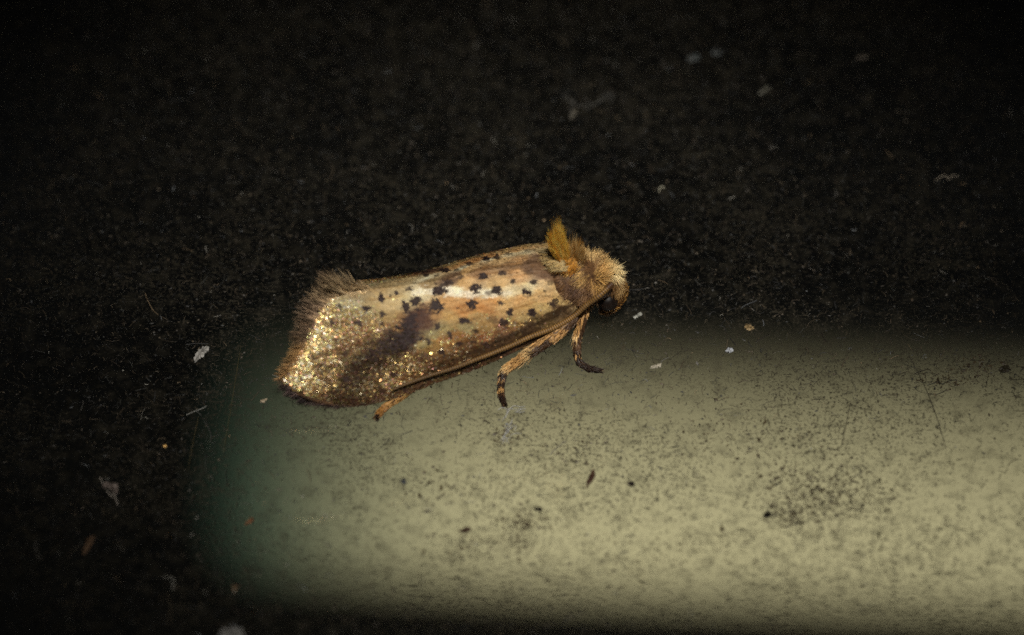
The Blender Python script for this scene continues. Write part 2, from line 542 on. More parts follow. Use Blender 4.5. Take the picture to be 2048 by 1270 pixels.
# x, y, r, g, b (as reflectance, sRGB scale), metal; keys along the costal fold hold its shade
WKEYS = [
    (1140, 560, 150, 118, 88, .0), (1100, 545, 122, 92, 70, .0), (1060, 535, 122, 92, 70, .0), (1020, 536, 132, 100, 70, .0), (960, 545, 150, 112, 76, 0), (1090, 553, 128, 98, 80, 0),
    (900, 560, 120, 90, 66, 0), (850, 570, 150, 125, 88, 0), (800, 580, 190, 165, 122, 0), (745, 583, 178, 152, 112, 0), (700, 590, 160, 140, 108, 0.05),
    (1040, 553, 205, 160, 112, 0), (1090, 572, 222, 190, 145, 0), (1130, 585, 222, 190, 140, 0), (1150, 590, 228, 200, 145, 0), (1000, 565, 206, 168, 116, 0),
    (1060, 573, 218, 200, 162, 0), (930, 568, 210, 168, 112, 0), (840, 583, 232, 220, 192, 0), (815, 592, 210, 192, 152, 0),
    (915, 583, 240, 230, 208, 0), (975, 588, 238, 226, 202, 0), (1025, 584, 226, 208, 175, 0), (900, 600, 202, 150, 88, 0), (940, 597, 206, 150, 86, 0),
    (985, 602, 208, 152, 88, 0), (1040, 600, 212, 164, 104, 0), (1090, 598, 214, 172, 116, 0), (1125, 600, 205, 172, 112, 0), (930, 622, 196, 138, 72, 0), (970, 620, 192, 132, 68, 0),
    (1010, 615, 206, 168, 114, 0), (1050, 612, 200, 160, 100, 0), (1085, 615, 190, 160, 102, 0.05), (1045, 638, 180, 150, 96, .1), (900, 635, 186, 150, 92, 0), (870, 630, 170, 125, 72, 0),
    (960, 632, 180, 146, 92, .05), (930, 655, 150, 134, 92, .1), (890, 655, 152, 138, 98, .1), (975, 655, 160, 128, 78, .2), (1010, 658, 140, 95, 66, .5),
    (865, 668, 150, 136, 96, .1), (845, 690, 154, 140, 98, .1), (875, 690, 158, 118, 56, .15), (915, 670, 150, 105, 48, .3), (895, 682, 175, 120, 62, .5), (860, 700, 140, 108, 52, .2),
    (930, 695, 120, 80, 42, .5), (975, 672, 170, 112, 70, .6), (1035, 650, 160, 122, 62, .6), (1075, 640, 120, 96, 58, .3), (1120, 620, 88, 66, 44, .1), (1060, 655, 78, 56, 34, .1),
    (1000, 680, 82, 58, 34, .2), (960, 705, 88, 60, 30, .3), (900, 725, 104, 70, 36, .4), (850, 715, 110, 72, 40, .5), (820, 735, 150, 100, 48, .6), (780, 755, 150, 104, 46, .6),
    (1060, 672, 60, 42, 26, .1), (1000, 704, 70, 46, 30, .3), (940, 730, 86, 52, 34, .5), (880, 752, 92, 58, 40, .6), (800, 785, 120, 78, 48, .6), (740, 800, 112, 72, 52, .6),
    (838, 632, 88, 58, 40, 0), (826, 645, 70, 44, 34, 0), (850, 645, 92, 62, 42, 0), (815, 662, 52, 34, 38, .25), (822, 685, 48, 32, 38, .3), (800, 690, 56, 36, 46, .4), (785, 668, 70, 46, 42, .4),
    (775, 695, 66, 42, 50, .5), (745, 715, 78, 48, 48, .55), (720, 735, 84, 52, 46, .6), (700, 765, 86, 54, 44, .6), (755, 740, 82, 52, 44, .6), (690, 790, 90, 58, 46, .6),
    (745, 690, 100, 66, 46, .55), (700, 715, 110, 76, 46, .6), (670, 790, 84, 54, 42, .6),
    (795, 610, 196, 170, 125, 0), (770, 612, 186, 160, 116, 0), (780, 635, 178, 150, 100, .05), (800, 640, 150, 112, 70, .1), (740, 600, 170, 148, 110, 0), (710, 603, 190, 180, 150, .25), (690, 603, 196, 188, 158, .3),
    (745, 632, 180, 168, 132, .25), (715, 630, 172, 164, 134, .35), (680, 625, 172, 156, 112, .45), (650, 640, 160, 132, 84, .5), (700, 640, 176, 140, 84, .5), (760, 655, 170, 120, 66, .5), (800, 655, 150, 100, 52, .4),
    (640, 665, 168, 140, 98, .55), (680, 660, 170, 118, 66, .6), (720, 668, 156, 104, 56, .6), (660, 690, 176, 132, 76, .65), (640, 690, 190, 160, 112, .65), (620, 700, 160, 112, 72, .6),
    (700, 690, 140, 96, 52, .6), (640, 725, 150, 118, 66, .65), (610, 735, 176, 150, 96, .7), (660, 720, 158, 122, 62, .65), (600, 760, 180, 150, 108, .7), (640, 765, 172, 140, 92, .7), (590, 745, 170, 130, 92, .7),
    (620, 785, 170, 124, 78, .7), (660, 770, 150, 110, 64, .7), (650, 795, 140, 92, 60, .65), (670, 740, 136, 98, 54, .65), (600, 795, 150, 100, 70, .6)]


def pattern(x, y, far_xy=None, st=None):
    """Reflectance (linear) and metal share for chart points."""
    n1 = fbm(x / 26.0 + y / 60.0, y / 6.0 - x / 60.0, 3) - 0.5          # streaks along the wing
    n2 = fbm(x / 9.0, y / 5.0, 9) - 0.5
    wx = x + 10 * n2 + 8 * n1; wy = y + 12 * n1 + 5 * n2
    K = idw(wx, wy, WKEYS, power=4.0, ax=0.75, ay=1.15)
    c = srgb(K[..., :3]); met = K[..., 3]
    c = (c * .84 + c.mean(-1, keepdims=True) * .16) * np.array([1.04, 1.03, .90])
    met = met * np.clip(1 - (x - 800) / 420, .5, 1) + .12 * np.clip((700 - x) / 60, 0, 1) * (y > 640)
    c = c * (1 + 0.55 * n1 + 0.30 * n2)[..., None]
    if st is not None:      # lengthwise veins and streaks
        v1 = np.clip(vnoise(st[1] * 34, st[0] * 5.0, 131) * .6 + vnoise(st[1] * 75, st[0] * 9.0, 137) * .4 - .52, 0, 1) * 3.2
        c = c * (1 - np.clip(v1, 0, 1)[..., None] * np.array([.34, .44, .56]))
        v2 = np.clip(vnoise(st[1] * 28 + 9, st[0] * 4.0, 141) - .62, 0, 1) * 2.2
        c = c * (1 + v2[..., None] * np.array([.25, .27, .30]))
    # warm patches
    warm = np.clip(fbm(x / 14.0, y / 7.0, 21) * 2.2 - 0.85, 0, 1)[..., None]
    c = c * (1 - warm * np.array([0.03, 0.10, 0.26]))
    dark = srgb((44, 30, 26))

    def capsule(pts, col, k0):
        """A soft, ragged band of colour along a path (x, y, half width, strength)."""
        nonlocal c, met
        q = spline(np.array(pts, float), 40)
        best = np.zeros_like(x)
        rag = 2.4 * (fbm(x / 15.0, y / 5.0, k0) - .5) + 1.4 * (fbm(x / 4.0, y / 2.5, k0 + 5) - .5)
        for a_, b_, w_, st in q:
            r = np.sqrt((x - a_) ** 2 + (y - b_) ** 2) / w_ + rag
            best = np.maximum(best, st * np.clip((1.1 - r) / .35, 0, 1))
        c = c * (1 - best[..., None]) + srgb(col) * (.7 + .6 * fbm(x / 3.0, y / 2.0, k0 + 9))[..., None] * best[..., None]
        met = met * (1 - .45 * best)
    if far_xy is None:
        capsule([(842, 628, 17, .9), (830, 645, 20, .95), (814, 668, 20, 1), (786, 690, 17, .85), (745, 714, 16, .62), (708, 744, 17, .5), (690, 775, 15, .4)], (44, 28, 28), 71)
        capsule([(850, 632, 20, .75), (838, 640, 16, .8)], (84, 54, 38), 75)
        capsule([(1152, 606, 6, .9), (1110, 628, 7, .9), (1060, 652, 8, .9), (1000, 682, 8, .85), (940, 708, 7, .75), (880, 730, 6, .6), (820, 752, 5, .4)], (58, 40, 22), 81)  # shade of the rolled-under costal fold, painted as a dark band
        capsule([(720, 690, 8, .5), (675, 700, 7, .6), (640, 705, 5, .5)], (104, 66, 36), 85)
        capsule([(660, 735, 6, .4), (640, 745, 7, .5), (700, 800, 8, .6), (760, 790, 7, .4)], (84, 54, 36), 87)
        capsule([(828, 584, 6, .6), (850, 583, 8, .8), (905, 583, 8, .75), (960, 587, 7, .7), (1020, 587, 6, .55)], (240, 230, 206), 91)
        capsule([(1030, 591, 1.6, .5), (1090, 592, 1.5, .55), (1152, 595, 1.4, .5)], (70, 50, 40), 95)

    def put(c, met, xx, yy, spots, sd):
        best = np.zeros_like(xx)
        for i, (sx, sy, rx, ry, st) in enumerate(spots):
            ca, sa = math.cos(i * 2.4), math.sin(i * 2.4); ru, rv = xx * ca - yy * sa, xx * sa + yy * ca
            jit = 0.6 * (vnoise(ru / 2.6 + i * 7, rv / 2.6, sd) - 0.5) + 0.7 * (vnoise(ru / 5.3 + i * 3.7, rv / 5.3 + i * 5.3, sd + 1) - 0.5) + .35 * (rng.random(xx.shape) - .5)
            r = np.sqrt(((xx - sx) / rx) ** 2 + ((yy - sy) / ry) ** 2) + jit
            best = np.maximum(best, st * np.clip((1.10 - r) / 0.16, 0, 1))
        c = c * (1 - best[..., None]) + dark * (0.8 + 0.6 * fbm(xx / 4, yy / 4, 5))[..., None] * best[..., None]
        return c, met * (1 - 0.97 * best)
    if far_xy is None:
        c, met = put(c, met, x, y, SPOTS, 40)
    else:
        c, met = put(c, met, far_xy[0], far_xy[1], FAR_SPOTS, 60)
    return np.clip(c, 0.004, 0.85), np.clip(met, 0, 1)


def wing_frame(s, t, flip=False):
    e = 2e-3
    f = far_P if flip else wing_P
    P = f(s, t)
    Ps = f(np.minimum(s + e, 1), t) - f(np.maximum(s - e, 0), t)
    Pt = f(s, np.minimum(t + e, 1)) - f(s, np.maximum(t - e, 0))
    Nn = unit(np.cross(Ps, Pt))
    Nn = np.where((Nn[..., 2:3] < 0), -Nn, Nn)
    if flip:
        Nn = np.where(((Nn @ SIDE)[..., None] > 0.3), -Nn, Nn)
    return P, unit(Ps), unit(Pt), Nn


def build_membrane(flip):
    ns, nt_ = 90, 44
    S, T = np.meshgrid(np.linspace(0, 1, ns), np.linspace(0, 1, nt_), indexing='ij')
    P, a, b, Nn = wing_frame(S, T, flip)
    top = (P - 0.012 * Nn).reshape(-1, 3); bot = (P - 0.030 * Nn).reshape(-1, 3)
    n = ns * nt_
    idx = np.arange(n).reshape(ns, nt_)
    q = np.stack([idx[:-1, :-1], idx[:-1, 1:], idx[1:, 1:], idx[1:, :-1]], -1).reshape(-1, 4)
    F = [q, q[:, ::-1] + n]
    for e in (idx[0, :], idx[-1, ::-1], idx[::-1, 0], idx[:, -1]):
        F.append(np.stack([e[:-1], e[:-1] + n, e[1:] + n, e[1:]], -1))
    return np.vstack([top, bot]), np.vstack(F)


def build_scales(n, flip, Lp, Wp):
    # positions with even density over the wing's area
    gs, gt = 120, 60
    S, T = np.meshgrid((np.arange(gs) + .5) / gs, (np.arange(gt) + .5) / gt, indexing='ij')
    px = wing_px(S, T)
    ds = np.gradient(px, axis=0); dt = np.gradient(px, axis=1)
    J = np.abs(ds[..., 0] * dt[..., 1] - ds[..., 1] * dt[..., 0]).ravel()
    cell = rng.choice(gs * gt, n, p=J / J.sum())
    s = (cell // gt + rng.random(n)) / gs; t = (cell % gt + rng.random(n)) / gt
    P, Ts, Tt, Nn = wing_frame(s, t, flip)
    pp = wing_px(s, t)
    far = project(P) if flip else None
    c, met = pattern(pp[:, 0], pp[:, 1], far, (s, t))
    glit = rng.random(n)
    # metallic scales: gold, rose, green-gold and silver ones lie mixed
    tint = np.array([(1.0, .70, .27), (1.0, .52, .24), (.92, .76, .28), (1.0, .86, .58), (.92, .46, .40)])[rng.choice(5, n, p=[.36, .20, .12, .24, .08])]
    ism = glit < np.clip(met * 1.45, 0, .95)
    lum = c.mean(1, keepdims=True)
    c = np.where(ism[:, None], np.clip(tint * (0.03 + 4.6 * lum) * (.35 + 1.1 * rng.random((n, 1)) ** 1.5), 0, 0.95), c * (0.80 + 0.34 * rng.random((n, 1))) * (1 - np.array([.50, .64, .76]) * np.clip(met * 1.5, 0, 1)[:, None]))
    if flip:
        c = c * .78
    metal = np.where(ism, 0.55 + 0.4 * rng.random(n), 0.0)
    ang = rng.normal(0, 0.16, n)
    d = Ts * np.cos(ang)[:, None] + np.cross(Nn, Ts) * np.sin(ang)[:, None]
    w = np.cross(Nn, d)
    pitch = 0.10 + rng.normal(0, 0.10, n) * (1 + 1.3 * ism); roll = rng.normal(0, 0.16, n) * (1 + 1.2 * ism)
    d2 = d + Nn * pitch[:, None]; w2 = w + Nn * roll[:, None]
    sz = np.where(ism, .78, 1.0)
    Lm = Lp / PPM * (0.75 + 0.5 * rng.random(n)) * sz; Wm = Wp / PPM * (0.75 + 0.5 * rng.random(n)) * sz
    root = P + Nn * (0.002 + 0.010 * rng.random(n))[:, None] - d * (Lm * 0.5)[:, None]
    q = [root - w2 * (Wm * .36)[:, None], root + w2 * (Wm * .36)[:, None],
         root + d2 * (Lm * .8)[:, None] + w2 * (Wm * .5)[:, None], root + d2 * Lm[:, None], root + d2 * (Lm * .8)[:, None] - w2 * (Wm * .5)[:, None]]
    V = np.stack(q, 1).reshape(-1, 3)
    F = np.arange(n * 5).reshape(n, 5)
    return V, F, np.repeat(c, 5, 0), np.repeat(metal, 5)


def build_fringe(n, flip):
    """Long hair scales along the outer margin and the hind parts of both edges."""
    k = rng.random(n)
    out = np.zeros((n, 2)); s = np.zeros(n); t = np.zeros(n)
    a = k < 0.64
    s[a] = 1 - 0.02 * rng.random(a.sum()); t[a] = rng.random(a.sum())
    b = (k >= 0.64) & (k < 0.84)                      # along the hind part of the costa
    s[b] = 1 - 0.42 * rng.random(b.sum()) ** 1.3; t[b] = 1 - 0.03 * rng.random(b.sum())
    c_ = k >= 0.84                                     # upturned tuft at the hind end of the dorsum
    s[c_] = 0.88 + 0.12 * rng.random(c_.sum()); t[c_] = 0.05 * rng.random(c_.sum())
    P, Ts, Tt, Nn = wing_frame(s, t, flip)
    x, y = wing_px(s, t).T
    # comb: image-plane keys (x, y, dx, dy, length px)
    comb = idw(x, y, [(735, 580, -.6, -.62, 24), (700, 586, -.72, -.70, 50), (672, 596, -.82, -.56, 54), (640, 620, -.92, -.30, 50), (620, 660, -.97, -.14, 45), (600, 705, -.99, 0.0, 34), (570, 750, -.98, .10, 27),
                      (580, 785, -.90, .38, 25), (606, 804, -.90, .42, 24), (650, 812, -.92, .36, 25), (720, 811, -.94, .30, 22), (800, 793, -.95, .26, 14), (880, 763, -.93, .33, 8)], power=4)
    dirv = comb[:, :1] * RIGHT - comb[:, 1:2] * UP
    if flip:
        low = np.clip(t * 1.3, 0, 1)[:, None]
        dirv = unit(-AX * 1.0 + UPW * 1.15 * (1 - low) - SIDE * .15 - UPW * .2 * low)
    dirv = dirv + rng.normal(0, 0.15, (n, 3))
    L = comb[:, 2] / PPM * (0.42 + 0.68 * rng.random(n))
    if flip: L = L * np.where(t < .3, 1.3, .8)
    K = idw(x, y, [(735, 578, 190, 164, 124), (700, 585, 184, 160, 124), (670, 600, 160, 136, 104), (640, 625, 134, 112, 90), (620, 665, 116, 94, 72), (600, 705, 172, 134, 84), (575, 745, 182, 142, 92),
                   (575, 780, 72, 58, 56), (606, 804, 60, 48, 46), (660, 812, 66, 50, 46), (740, 806, 84, 60, 48), (860, 770, 80, 55, 40)], power=3)
    cc = srgb(K) * (0.4 + 1.5 * rng.random((n, 1)) ** 2)
    root = P - dirv * 0.05 + Nn * rng.normal(0, 0.012, (n, 1))
    V, F, C = strands(root, dirv, L, 2.5 / PPM * (0.6 + 0.7 * rng.random(n)), Nn * rng.normal(0.02, 0.06, (n, 1)), cc, segs=3, flat=0.18, tipw=0.35, basec=1.9)
    return V, F, C


def make_wing(flip, n):
    V, F = build_membrane(flip)
    w = mesh_obj('forewing', V, F, M_memb, moth)
    w['label'] = 'far forewing, only a spotted strip beyond the ridge shows' if flip else 'near forewing, cream and tan with dark spots and a gold glittering hind end'
    V, F, C, me_ = build_scales(n, flip, 6.0, 3.1)
    tag(mesh_obj('wing_scales', V, F, M_scale, w, C, {'metal': me_}, smooth=False), kind='stuff')
    V, F, C = build_fringe(1700, flip)
    o = tag(mesh_obj('wing_fringe', V, F, M_scale, w, C, {'metal': np.where(rng.random(len(V) // 12) < .3, .5, 0).repeat(12)}), kind='stuff')
    return w


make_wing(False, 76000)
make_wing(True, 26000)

# ------------------------------------------------------------------ body: one skin with head, thorax, abdomen and legs
HEAD = on_mid(1202, 565); HR = 0.60
THOR = on_mid(1140, 556); TR = np.array([0.95, 0.78, 0.80])


def path3(pts, n):
    """pts: (px, py, z, r_px) -> smooth path and radii in mm."""
    P = np.array([np.append(unproject(p[0], p[1], p[2]), p[3] * 1.12 / PPM) for p in pts])
    q = spline(P, n)
    return q[:, :3], q[:, 3]


LEGS = {
    'fore': [(1180, 592, 1.25, 8), (1169, 622, 1.05, 8.5), (1160, 655, .72, 8.2), (1155, 676, .52, 7.2), (1154, 700, .32, 6.0), (1157, 720, .14, 5.2), (1170, 733, .075, 4.6), (1184, 738, .062, 4.0), (1199, 741, .05, 2.8)],
    'mid': [(1150, 632, 1.25, 10), (1125, 657, 1.08, 12), (1094, 680, .90, 11.5), (1066, 700, .74, 10.0), (1050, 711, .64, 8.2), (1030, 726, .46, 7.6), (1010, 742, .28, 7.2), (1003, 762, .14, 5.8), (1002, 785, .085, 5.2), (1008, 808, .06, 3.2)],
    'hind': [(846, 760, .62, 8), (812, 783, .36, 8), (788, 801, .20, 5.8), (772, 813, .12, 5.4), (760, 825, .09, 5.0), (754, 833, .085, 4.0)]}
legs = {k: path3(v, 60) for k, v in LEGS.items()}
# far-side legs stay tucked under the wings where the photograph shows nothing of them
far_legs = []
for f0, dd, zz in ((0.2, 0.9, 1.0), (-1.2, 1.3, 1.0), (-3.6, 1.5, 0.8)):
    b0 = THOR + AX * f0 - UPW * 0.5; b0[2] = min(b0[2], zz)
    p = np.array([b0 - SIDE * .3, b0 - SIDE * dd * .7 - AX * .5 - UPW * .05, b0 - SIDE * dd - AX * 1.2, b0 - SIDE * (dd - .1) - AX * 2.0])
    p[2, 2] = 0.35; p[3, 2] = 0.075
    far_legs.append((spline(p, 40), np.linspace(.13, .065, 40)))


def ellipsoid_pts(bm, c, r3, ax, sub=4):
    res = bmesh.ops.create_icosphere(bm, subdivisions=sub, radius=1.0)
    R = np.stack([ax, np.cross(UPW, ax), UPW], 1)
    for v in res['verts']:
        p = R @ (np.array(v.co) * r3) + c
        v.co = Vector(p)


def add_tube(bm, P, r, sides=12):
    V, F = tube(P, r, sides)
    vs = [bm.verts.new(Vector(v)) for v in V]
    for f in F: bm.faces.new([vs[i] for i in f])


bm = bmesh.new()
ellipsoid_pts(bm, HEAD, np.array([.50, .55, .58]), AX)
ellipsoid_pts(bm, THOR, TR, AX)
ellipsoid_pts(bm, (HEAD + THOR) / 2, np.array([.5, .5, .5]), AX)
ab_c = THOR - AX * 2.9; ab_c[2] = 1.25
ellipsoid_pts(bm, ab_c, np.array([2.9, .72, .70]), AX)
for P, r in list(legs.values()) + far_legs:
    add_tube(bm, P, np.maximum(r * 0.82, 0.045))
tmp = bpy.data.meshes.new('tmp'); bm.to_mesh(tmp); bm.free()
to = bpy.data.objects.new('tmp', tmp); COL.objects.link(to)
md = to.modifiers.new('r', 'REMESH'); md.mode = 'VOXEL'; md.voxel_size = 0.032; md.use_smooth_shade = True
sm = to.modifiers.new('s', 'SMOOTH'); sm.factor = 0.5; sm.iterations = 3
ev = to.evaluated_get(bpy.context.evaluated_depsgraph_get())
bmesh_final = bpy.data.meshes.new_from_object(ev)
bpy.data.objects.remove(to)
co = np.zeros(len(bmesh_final.vertices) * 3, np.float32); bmesh_final.vertices.foreach_get('co', co)
bmesh_final.vertices.foreach_set('co', co * MM); bmesh_final.update()
bmesh_final.materials.clear(); bmesh_final.materials.append(M_body)
bmesh_final.polygons.foreach_set('use_smooth', np.full(len(bmesh_final.polygons), True))
body = bpy.data.objects.new('body', bmesh_final); COL.objects.link(body); body.parent = moth


# ------------------------------------------------------------------ leg scales
def leg_scales(P, r, n, colf, Lp, Wp, stick=0.10):
    m = len(P)
    T = unit(np.gradient(P, axis=0)); A, B = frames(T)
    u = rng.random(n); i = np.clip((u * (m - 1)).astype(int), 0, m - 1)
    a = rng.random(n) * 2 * math.pi
    Nn = A[i] * np.cos(a)[:, None] + B[i] * np.sin(a)[:, None]
    root = P[i] + Nn * (r[i] * 0.92)[:, None]
    c = colf(u, Nn, n)
    L = Lp / PPM * (0.7 + .6 * rng.random(n))
    d = T[i] + Nn * (stick + 0.10 * rng.random(n))[:, None] + rng.normal(0, .07, (n, 3))
    V, F, C = strands(root, d, L, Wp / PPM * (.7 + .6 * rng.random(n)), Nn * -0.05, c * (.75 + .5 * rng.random((n, 1))), segs=2, flat=.25, tipw=.45, basec=.85)
    V[:, 2] = np.maximum(V[:, 2], 0.004)
    return V, F, C


def bands(stops):
    """stops: (u, rgb) stepped colours along the leg, with a ragged border."""
    U = np.array([s[0] for s in stops]); K = srgb(np.array([s[1] for s in stops]))

    def f(u, Nn, n):
        j = np.clip(np.searchsorted(U, u + rng.normal(0, .008, n), side='right') - 1, 0, len(U) - 1)
        return K[j]
    return f


TAN, LT, DK, BR = (176, 136, 84), (206, 172, 118), (52, 36, 26), (96, 68, 44)


def fore_col(u, Nn, n):
    c = bands([(0, BR), (.1, TAN), (.44, LT), (.50, BR), (.62, DK), (.655, TAN), (.69, DK), (.75, BR), (.765, DK)])(u, Nn, n)
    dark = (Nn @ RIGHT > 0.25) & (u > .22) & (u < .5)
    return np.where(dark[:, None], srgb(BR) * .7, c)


def mid_col(u, Nn, n):
    c = bands([(0, BR), (.12, TAN), (.40, LT), (.50, TAN), (.66, LT), (.705, DK), (.775, TAN), (.80, DK), (.855, TAN), (.88, DK), (.905, BR), (.915, DK)])(u, Nn, n)
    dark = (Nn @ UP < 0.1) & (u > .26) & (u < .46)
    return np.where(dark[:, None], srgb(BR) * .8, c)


hind_col = bands([(0, BR), (.3, (164, 124, 68)), (.72, (134, 94, 46)), (.97, DK)])
for nm, n, cf, lab in (('fore', 1100, fore_col, 'foreleg scales, tan and brown with a dark foot'), ('mid', 1700, mid_col, 'middle leg scales, tan thigh and shin with a dark banded foot'),
                       ('hind', 700, hind_col, 'hind leg scales, orange tan, ending under the wing tip')):
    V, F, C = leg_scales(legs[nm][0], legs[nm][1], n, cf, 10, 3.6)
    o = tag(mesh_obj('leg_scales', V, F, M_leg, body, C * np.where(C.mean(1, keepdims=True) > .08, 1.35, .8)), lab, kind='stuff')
# spur hairs at the end of the middle thigh and on the foreleg
for (x, y, z), dpx, n, col, nm in (((1062, 702, .76), (-.85, .12), 60, LT, 'leg_spur'), ((1056, 712, .62), (-.6, .65), 40, LT, 'leg_spur'), ((1156, 672, .56), (-.35, .9), 40, LT, 'leg_spur')):
    r0 = unproject(x, y, z) + rng.normal(0, .07, (n, 3))
    d = dpx[0] * RIGHT - dpx[1] * UP + rng.normal(0, .14, (n, 3))
    V, F, C = strands(r0, d, 22 / PPM * (.6 + .5 * rng.random(n)), 2.2 / PPM, np.zeros((n, 3)), np.tile(srgb(col), (n, 1)) * (.7 + .5 * rng.random((n, 1))))
    V[:, 2] = np.maximum(V[:, 2], 0.004)
    tag(mesh_obj(nm, V, F, M_leg, body, C), kind='stuff')

# claws at the two visible feet, and a pair of shin spurs
for pts in ([(1198, 740), (1205, 741), (1209, 744)], [(1198, 741), (1203, 744), (1206, 748)], [(1007, 807), (1008, 814), (1012, 818)], [(1008, 807), (1005, 814), (1006, 819)]):
    P = spline(np.array([unproject(x, y, z) for (x, y), z in zip(pts, (.05, .035, .012))]), 8)
    V, F = tube(P, np.linspace(.014, .004, 8), 5)
    mesh_obj('claw', V, F, M_body, body)
for pts in ([(1052, 710, .66), (1040, 722, .5), (1031, 735, .38)], [(1012, 740, .30), (1001, 748, .22), (994, 757, .16)], [(1154, 690, .40), (1148, 703, .28), (1146, 712, .2)]):
    P = spline(np.array([unproject(*p) for p in pts]), 10)
    V, F = tube(P, np.linspace(.034, .008, 10), 6)
    mesh_obj('leg_spur', V, F, M_body, body)

# ------------------------------------------------------------------ fur of head and thorax
FKEYS = [(1184, 502, 192, 166, 116), (1215, 518, 208, 182, 128), (1231, 543, 214, 188, 134), (1244, 535, 206, 180, 124), (1201, 551, 190, 150, 90), (1170, 547, 188, 154, 98),
         (1181, 536, 100, 70, 44), (1156, 512, 204, 174, 116), (1152, 498, 165, 120, 60), (1143, 510, 150, 98, 36), (1127, 524, 205, 142, 34), (1147, 560, 84, 60, 50), (1158, 576, 80, 58, 46),
         (1183, 572, 96, 68, 46), (1172, 590, 110, 80, 50), (1195, 564, 168, 128, 68), (1225, 565, 96, 64, 30), (1244, 567, 178, 142, 88), (1249, 584, 150, 105, 55), (1238, 602, 84, 56, 30),
         (1205, 625, 150, 110, 34), (1092, 510, 208, 182, 124), (1110, 535, 190, 160, 100), (1120, 550, 150, 116, 90), (1135, 535, 196, 140, 50), (1152, 538, 190, 156, 100), (1163, 556, 180, 146, 92), (1165, 528, 196, 164, 108), (1190, 520, 190, 160, 108), (1210, 540, 200, 168, 110)]
FDIR = [(1184, 502, .25, -1), (1215, 515, .6, -.75), (1238, 530, .9, -.4), (1248, 560, .75, .5), (1201, 550, .4, -.5), (1170, 545, -.8, .35), (1150, 500, -.1, -1), (1127, 522, -.75, .5),
        (1092, 510, -1, -.05), (1110, 535, -.95, .2), (1150, 572, -.45, .75), (1172, 590, -.6, .7), (1195, 575, -.3, .8), (1230, 585, -.2, .9), (1249, 590, .1, 1), (1205, 620, -.1, 1), (1225, 560, -.3, .6)]


def fur(n, centre, r3, lp, wp, keep, lift=0.45, cmul=1.0):
    R = np.stack([AX, np.cross(UPW, AX), UPW], 1)
    q = unit(rng.normal(size=(n * 3, 3)))
    P = (q * r3) @ R.T + centre
    Nn = unit((q / r3) @ R.T)
    x, y = project(P)
    k = keep(P, Nn, x, y)
    P, Nn, x, y = P[k][:n], Nn[k][:n], x[k][:n], y[k][:n]
    m = len(P)
    seen = side_of(P) > -0.15
    mx, my = project(np.where(seen[:, None], P, mirror(P)))
    c = srgb(idw(mx, my, FKEYS, power=4)) * (.65 + .7 * rng.random((m, 1))) * cmul * 1.3
    dk = idw(mx, my, FDIR, power=3)
    d = dk[:, :1] * RIGHT - dk[:, 1:2] * UP
    d = np.where(seen[:, None], d, mirror(d) - mirror(np.zeros(3)))
    d = d - Nn * np.minimum((d * Nn).sum(1, keepdims=True), 0)
    d = unit(d) + Nn * lift + rng.normal(0, .16, (m, 3))
    L = lp / PPM * (.55 + .8 * rng.random(m))
    return strands(P - Nn * .03, d, L, wp / PPM * (.7 + .6 * rng.random(m)), rng.normal(0, .12, (m, 3)) - np.array([0, 0, .06]), c, segs=4, flat=.4, tipw=.15, basec=.7)


EYE_C = None


def keep_head(P, Nn, x, y):
    ex = ((x - 1213) / 22) ** 2 + ((y - 603) / 20) ** 2
    ex2 = ((x - 1213) / 26) ** 2 + ((y - 592) / 22) ** 2
    return ~(((ex < 1) | (ex2 < 1)) & (side_of(P) > 0)) & (Nn[:, 2] > -0.85)


V, F, C = fur(8500, HEAD, np.array([.50, .55, .58]), 18, 1.25, keep_head, 0.30, 1.3)
C = C * np.array([.97, 1.06, 1.22])
tag(mesh_obj('head_fur', V, F, M_fur, body, C), 'pale straw fur standing up on the head', kind='stuff')
V, F, C = fur(4400, THOR, TR, 22, 1.9, lambda P, Nn, x, y: (Nn[:, 2] > -0.5) & ~((side_of(P) > 0) & (y > 540) & (x < 1157 + (y - 550) * .25)) & ~((y < 541) & (x < 1118) & (side_of(P) > 0)), 0.22)
Vb, Fb, Cb = fur(1600, THOR, TR, 15, 2.0, lambda P, Nn, x, y: (side_of(P) > 0) & (y > 538) & (y < 612) & (x > 1126) & (x < 1176), 0.12)
V, F, C = np.vstack([V, Vb]), np.vstack([F, Fb + len(V)]), np.vstack([C, Cb])
tag(mesh_obj('thorax_fur', V, F, M_fur, body, C * np.array([1.22, 1.24, 1.26])), 'tan fur with a dark brown shoulder patch', kind='stuff')


def fan(n, roots, tips, depth, cols, wp, curl=0.0):
    """Tuft: hairs from a root line to a tip line (pixels), spread across the plane of symmetry."""
    u = rng.random(n); v = rng.normal(0, 1, n)
    r2 = bl(spline(roots, 60), u); t2 = bl(spline(tips, 60), np.clip(u + rng.normal(0, .05, n), 0, 1))
    r3 = np.array([on_mid(*p) for p in r2]) + SIDE * (v * depth)[:, None]
    k = (0.62 + 0.42 * rng.random(n))[:, None]
    t3 = np.array([on_mid(*p) for p in t2]) + SIDE * (v * depth * 1.5)[:, None]
    d = (t3 - r3) * k
    L = np.linalg.norm(d, axis=1)
    K = srgb(np.array(cols))
    c = K[rng.integers(0, len(K), n)] * (.7 + .5 * rng.random((n, 1)))
    return strands(r3, d, L, wp / PPM * (.7 + .6 * rng.random(n)), rng.normal(0, .04, (n, 3)), c, segs=3, flat=.3, tipw=.2, basec=.8)


